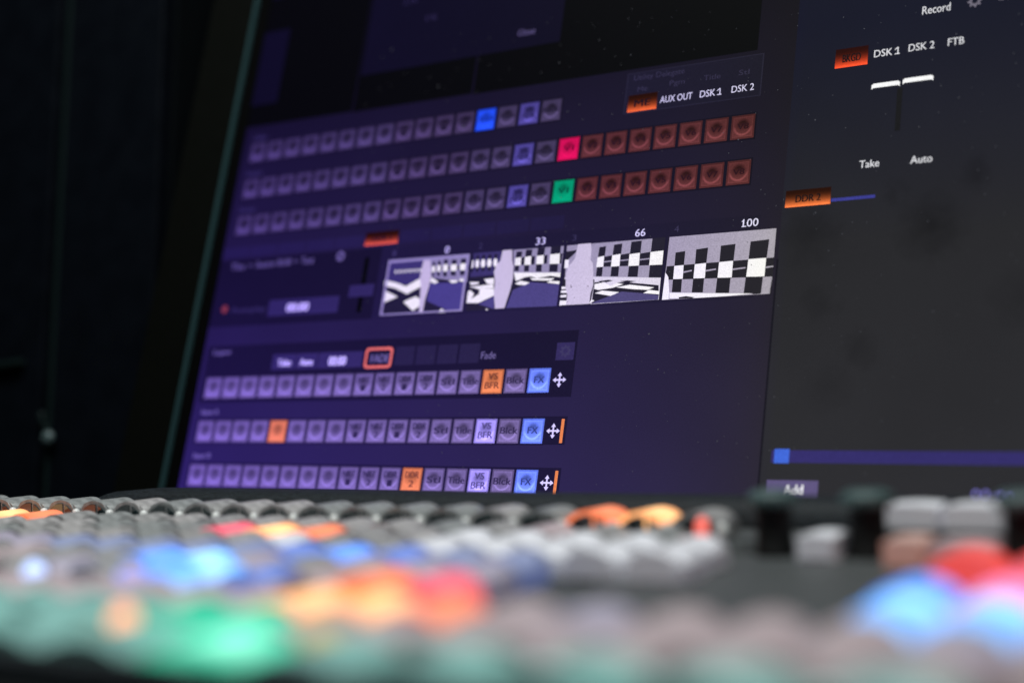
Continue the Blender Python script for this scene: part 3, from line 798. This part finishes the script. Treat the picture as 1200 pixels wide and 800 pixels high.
# raised rear rim with a rounded left end
bm = bmesh.new()
n = 26
rings = []
for k in range(n+1):
    t = k/n
    x = -42.6 + (XR - 1 + 42.6)*t
    e = min(1, math.sqrt(max(0, 1-(1-min(1, (x+42.6)/4.2))**2))) if x < -38.4 else 1
    e = max(e, .04)
    top = -5.64 + .86*e
    rings.append([bm.verts.new(PL(x, y, z)) for y, z in ((38.75, -5.64), (38.8, -5.64+.62*(top+5.64)), (39.15, top-.06*e), (39.6, top), (40.3, top-.02*e), (40.75, -5.64+.6*(top+5.64)), (40.9, -5.9))])
for a, b in zip(rings, rings[1:]):
    for k in range(6): bm.faces.new((a[k], b[k], b[k+1], a[k+1])).smooth = True
bm.faces.new(rings[-1])
link('rear_rim', mesh_of(bm, 'rear_rim', [M_HUMP]), panel)
for (a0, a1, y) in ((XL+1, -15, 29.35), (XL+1, -3, 23.4)):
    bm = bmesh.new(); box(bm, *[c for p in zip(PL(a0, y-.12, LOW+.01), PL(a1, y+.12, LOW+.05)) for c in p], 0); 
    link('divider_strip', mesh_of(bm, 'divider_strip', [M_KNOB]), panel)

# push buttons
def key_mesh(mat, w=1.45, d=1.5, hs=.42, ht=.74, name='push_button'):
    bm = bmesh.new(); n = 12
    pr = [(-w/2, 0), (w/2, 0), (w/2, hs)]
    for k in range(1, n):
        t = k/n; x = w/2 - w*t
        pr.append((x, hs + (ht-hs)*math.sin(math.pi*t)**.7))
    pr.append((-w/2, hs))
    prism(bm, [(a*U, z*U) for a, z in pr], -d/2*U, d/2*U)
    es = [e for e in bm.edges if abs(e.verts[0].co.y - e.verts[1].co.y) < 1e-7]
    bmesh.ops.bevel(bm, geom=es, offset=.07*U, segments=2, affect='EDGES')
    me = mesh_of(bm, name, [mat]); 
    for p in me.polygons: p.use_smooth = abs(p.normal.z) > .3
    return me
def lens_mesh(w=1.34, hs=.22, ht=.63):
    bm = bmesh.new()
    for a0, a1 in ((-.5, .10), (.18, .5)):
        pr = [(a0*w, .06), (a1*w, .06)]; n = 8
        for k in range(n+1):
            x = a1*w + (a0-a1)*w*k/n
            pr.append((x, hs + (ht-hs)*max(0, math.cos(math.pi*x/w*.98))**.8))
        prism(bm, [(a*U, z*U) for a, z in pr], -.03*U, .02*U)
    return mesh_of(bm, 'lens', [M_LENS])
M_OR1 = lit('key lit orange', (1, .20, .06), 1.0, None, (1, .40, .18), 1.2); M_OR2 = lit('key lit amber', (1, .34, .10), 1.3, None, (1, .74, .34), 1.9, .9); M_RD = lit('key lit red', (1, .07, .06), .7)
M_PK = lit('key lit pink', (1, .08, .16), .85, None, (1, .26, .30), 1.1); M_BL = lit('key lit blue', (.07, .26, 1), 1.2, None, (.22, .55, 1), 1.3); M_BL2 = lit('key lit dim blue', (.12, .26, 1), .45, None, (.3, .48, 1), .9)
M_BLX = lit('key lit icy blue', (.08, .36, 1), 1.5, None, (.58, .94, 1), 1.9, .85); M_GN = lit('key lit green', (.0, .72, .40), 1.0, (.05, .3, .2), (.52, 1, .84), 2.0, .95); M_VI = lit('key lit violet', (.42, .38, 1), .35)
M_GN2 = lit('key lit soft green', (.0, .62, .36), .7, (.05, .3, .2), (.25, .9, .62), .9)
M_OR0 = lit('key lit dull orange', (1, .25, .12), .12, (.62, .48, .44)); M_PKW = lit('key lit pale pink', (1, .20, .50), 1.1, None, (1, .5, .85), 1.2)
M_PKD = lit('key lit dim rose', (1, .55, .58), .05, (.52, .44, .46)); M_VID = lit('key lit dim mauve', (.55, .55, 1), .05, (.50, .45, .54)); M_BLD = lit('key lit dusk blue', (.2, .32, 1), .16, (.33, .36, .47))
MESH = {}
def km(m, **k):
    key = (m.name, tuple(sorted(k.items())))
    if key not in MESH: MESH[key] = key_mesh(m, **k)
    return MESH[key]
LENS = lens_mesh()
bm = bmesh.new(); lathe(bm, [(.12*U, 0), (.15*U, .30*U), (.11*U, .42*U), (.03*U, .46*U)], 14); PIN = mesh_of(bm, 'light_peg', [M_PIN])
A, P_ = -39.4, 1.6165
def lay(x, y):                      # same bearing from the camera foot, met with the tilted deck
    yy = y*(5.16 - .03*36.4)/5.16/(1 - y*.03/5.16)
    return x*yy/y, yy
ROWS = [(36.4, 1.0, -47, -14.1), (34.8, 1.05, -46, -14.3), (33.15, 1.05, -45, -14.2), (31.5, 1.05, -44, -14.2), (29.8, 1.05, -42, -16), (28.2, 1.05, -40, -16), (26.6, 1.05, -38, -16), (23.9, 1.05, -36, -1), (21.9, 1.05, -33, -1)]
R1, R2, R3, R4, R5, R6, R7, R8, R9 = [r[0] for r in ROWS]
LIT = {(R2, -1): M_OR1, (R2, 0): M_OR2, (R2, 1): M_OR1, (R3, 7): M_PK, (R3, 8): M_OR2, (R3, 9): M_OR1,
       (R6, 8): M_BL, (R6, 9): M_BLX, (R7, 9): M_BL, (R7, 10): M_BLX, (R7, 11): M_BL2,
       (R5, 10): M_BL2, (R5, 11): M_BL, (R5, 12): M_BL2, (R7, 13): M_OR1, (R7, 14): M_PK, (R7, 12): M_PKD, (R9, 12): M_GN2, (R9, 13): M_GN2,
       (R8, 13): M_OR2, (R8, 14): M_OR2, (R8, 15): M_OR1, (R1, 13): M_OR1, (R1, 14): M_OR2, (R2, 13): M_PKD}
LITNAME = {M_OR1.name: 'glowing orange button', M_OR2.name: 'glowing amber button', M_RD.name: 'glowing red button', M_PK.name: 'glowing pink button', M_BL.name: 'glowing blue button',
           M_BLX.name: 'bright icy blue button', M_BL2.name: 'dim blue button', M_GN.name: 'bright green button', M_GN2.name: 'soft green button', M_VI.name: 'dim violet button'}
def put_key(mat, x, y, name='push_button', lens=False, z=None, **kw):
    if z is None or z != DECK: x, y = lay(x, y)
    o = link(name, km(mat, **kw), panel, PL(x + random.uniform(-.015, .015), y, (LOW if z is None else z) + .004))
    if mat.name in LITNAME: o['label'] = LITNAME[mat.name]
    if lens: link('lens', LENS, o, (0, -.77*U, 0))
    return o
for y, f, x0, x1 in ROWS:
    for k in range(-20, 60):
        x = (A + P_*k)*f
        if x < max(x0 - 5, -48) or x > x1: continue
        m = LIT.get((y, k))
        if m is None:
            if y == R9: m = M_CAPT if x < -19 else M_PKD
            elif y == R8: m = random.choice((M_PKD, M_PKD, M_VID))
            elif y in (R6, R7): m = random.choice((M_PKD, M_VID, M_CAP[0]))
            elif y == R5: m = random.choice((M_BLD, M_BLD, M_VID))
            else: m = M_CAPW if (x > -27 and y < 34 and random.random() < .75) or (x > -20 and y < 34) else random.choice(M_CAP)
        put_key(m, x, y, 'rear_button' if y > 30 else 'push_button', y == R1, DECK if y == R1 else None, **(dict(w=1.5, d=1.85) if y < 25 else {}))
        if y == R1: link('light_peg', PIN, panel, PL(x + P_/2, y - .80, DECK + .004))
for x, y, z, m in ((-9.6, 37.2, -5.35, M_CAPW), (-8.0, 37.2, -5.35, M_CAPW), (-11.5, 35.3, LOW, M_CAPW), (-9.2, 34.9, LOW, M_OR0), (-7.75, 34.6, LOW, M_PKD), (-7.3, 32.8, LOW, M_RD), (-5.6, 32.8, LOW, M_RD), (-3.9, 32.8, LOW, M_RD), (-5.5, 30.2, LOW, M_PK), (-3.8, 30.2, LOW, M_PK),
                (-7.4, 28.4, LOW, M_BL), (-5.75, 28.4, LOW, M_PKW), (-4.0, 28.4, LOW, M_PK), (-7.3, 26.6, LOW, M_BLX), (-5.6, 26.6, LOW, M_BLX), (-3.9, 26.6, LOW, M_BL2)):
    kw = dict(hs=.6, ht=.66) if y > 33 else {}
    if m in (M_OR0,) or x < -11: kw['w'] = .95
    put_key(m, x, y, 'side_button', False, z, **kw)
for k in range(-5, 6):
    x = -18.0 + 2.45*k
    put_key(M_GN if k == 0 else M_CAPT, x, 19.85, 'wide_button', False, w=2.12, d=1.8)
KNOBS = [(-12.75, 35.2, .49, 1.55), (-10.35, 35.4, .49, 1.55), (-6.45, 34.8, .5, 1.6)]
def led(x, y, m, r=.16, label=None):
    x, y = lay(x, y)
    bm = bmesh.new(); lathe(bm, [(r*U, 0), (r*U, .7*U), (r*.7*U, .86*U), (r*.25*U, .92*U)], 16)
    link('indicator_lamp', mesh_of(bm, 'indicator_lamp', [m]), panel, PL(x, y, LOW + .004), label)
led(-21.4, 20.85, lit('lamp orange', (1, .34, .14), 1.7), .26, 'orange indicator lamp')
led(-28.7, 25.0, lit('lamp pale blue', (.45, .6, 1), 1.8), .26, 'pale blue indicator lamp')
led(-25.3, 25.0, lit('lamp mauve', (.6, .5, 1), .7), .3, 'mauve indicator lamp')
led(-15.0, 35.85, lit('lamp red', (1, .14, .10), .9), .24, 'red indicator lamp')
led(-16.2, 20.6, lit('lamp yellow', (1, .62, .12), .5), .3, 'dim yellow indicator lamp')


# sea green strip along the front edge
bm = bmesh.new(); prism(bm, [((y-PO.y)*U, (z-PO.z)*U) for y, z in ((16.3, -6.3), (16.3, -5.7), (16.4, -5.42), (16.72, -5.36), (16.8, -5.45), (16.8, -6.3))], (XL+.5-PO.x)*U, (XR-.5-PO.x)*U, 0, 'X')
link('front_strip', mesh_of(bm, 'front_strip', [M_HUMP]), panel)
# knobs
def knob(x, y, r, h, label, zb=LOW):
    bm = bmesh.new()
    lathe(bm, [(r*1.02*U, 0), (r*1.02*U, .08*U), (r*.96*U, .12*U), (r*.93*U, (h-.3)*U), (r*.93*U, (h-.26)*U)], 48)
    k = link('knob', mesh_of(bm, 'knob', [M_KNOB]), panel, PL(x, y, zb+.004), label)
    bm = bmesh.new()
    lathe(bm, [(r*1.0*U, 0), (r*1.35*U, .06*U), (r*1.38*U, .2*U), (r*1.28*U, .34*U), (r*.9*U, .42*U)], 48)
    link('knob_cap', mesh_of(bm, 'knob_cap', [M_KTOP]), k, (0, 0, (h-.27)*U))
for x, y, r, h in KNOBS: knob(x, y, r, h, None)

# ------------------------------------------------------------------ background: dark cabinet, desk, wall
K = 1.07
c0 = Vector((-50.3, 44.29, -5.83))*K; c1 = Vector((-51.82, 48.62, 17.33))*K
cu = (c1 - c0).normalized(); cx = sx.copy(); cx = (cx - cx.dot(cu)*cu).normalized(); cn = cx.cross(cu)   # cn faces the camera side
CR = Matrix((cx, cu, cn)).transposed().to_4x4()
t0 = (-9.8 - c0.z)/cu.z
cb = c0 + cu*t0                                   # seam foot on the desk
cabinet = thing('equipment_cabinet', 'tall dark navy cabinet with a small steel latch, standing left of the monitor', 'cabinet', Matrix.Translation(W(*cb)) @ CR)
def cbox(name, mat, x0, x1, y0, y1, z0, z1, bev=.08, parent=cabinet):
    bm = bmesh.new(); box(bm, x0*U, x1*U, y0*U, y1*U, z0*U, z1*U, 0, bev*U)
    return link(name, mesh_of(bm, name, [mat]), parent)
cbox('cabinet_body', M_WALL, -22, 7.4, 2.0, 46, -9, -.75, .1)
cbox('door', M_CAB, -21.8, -.35, .6, 45.6, -.72, 0, .12)
d2 = cbox('door', M_CAB, .5, 7.2, .6, 45.6, -.72, 0, .12)
cbox('edge_strip', M_SEAM, .38, .62, .6, 45.6, -.5, .1, .04)
bm = bmesh.new()
box(bm, -.09*U, .09*U, -.1*U, 1.45*U, .15*U, .32*U, 0, .04*U)
lt = link('latch', mesh_of(bm, 'latch', [M_SEAM]), cabinet, (0.01*U, 7.46*U, 0), 'small steel lever latch with a round end')
lt.rotation_euler = (0, 0, math.radians(218))
bm = bmesh.new(); bmesh.ops.create_uvsphere(bm, u_segments=20, v_segments=12, radius=.36*U); bmesh.ops.scale(bm, verts=bm.verts, vec=(1, 1, .7))
link('latch_knob', mesh_of(bm, 'latch_knob', [M_LATCH], True), lt, (0, 1.5*U, .42*U))
bm = bmesh.new(); lathe(bm, [(.2*U, 0), (.2*U, .2*U), (.12*U, .26*U)], 16)
link('latch_pivot', mesh_of(bm, 'latch_pivot', [M_SEAM]), lt, (0, 0, 0))
bm = bmesh.new(); box(bm, -6*U, 0, -.16*U, .16*U, 0, .5*U, 0, .08*U)
link('door_rail', mesh_of(bm, 'door_rail', [M_SEAM]), cabinet, (-1.46*U, 10.21*U, 0))

bm = bmesh.new(); box(bm, W(-95, 0, 0).x, W(60, 0, 0).x, W(0, 6, 0).y, W(0, 82, 0).y, -.04, 0, 0, .004)
o = link('desk', mesh_of(bm, 'desk', [M_DESK])); o['kind'] = 'structure'
bm = bmesh.new(); box(bm, W(-190, 0, 0).x, W(120, 0, 0).x, W(0, 105, 0).y, W(0, 107, 0).y, -.75, 1.6, 0)
o = link('wall', mesh_of(bm, 'wall', [M_WALL])); o['kind'] = 'structure'
bm = bmesh.new(); box(bm, W(-190, 0, 0).x, W(120, 0, 0).x, W(0, -60, 0).y, W(0, 107, 0).y, -.79, -.755, 0)
o = link('floor', mesh_of(bm, 'floor', [M_WALL])); o['kind'] = 'structure'
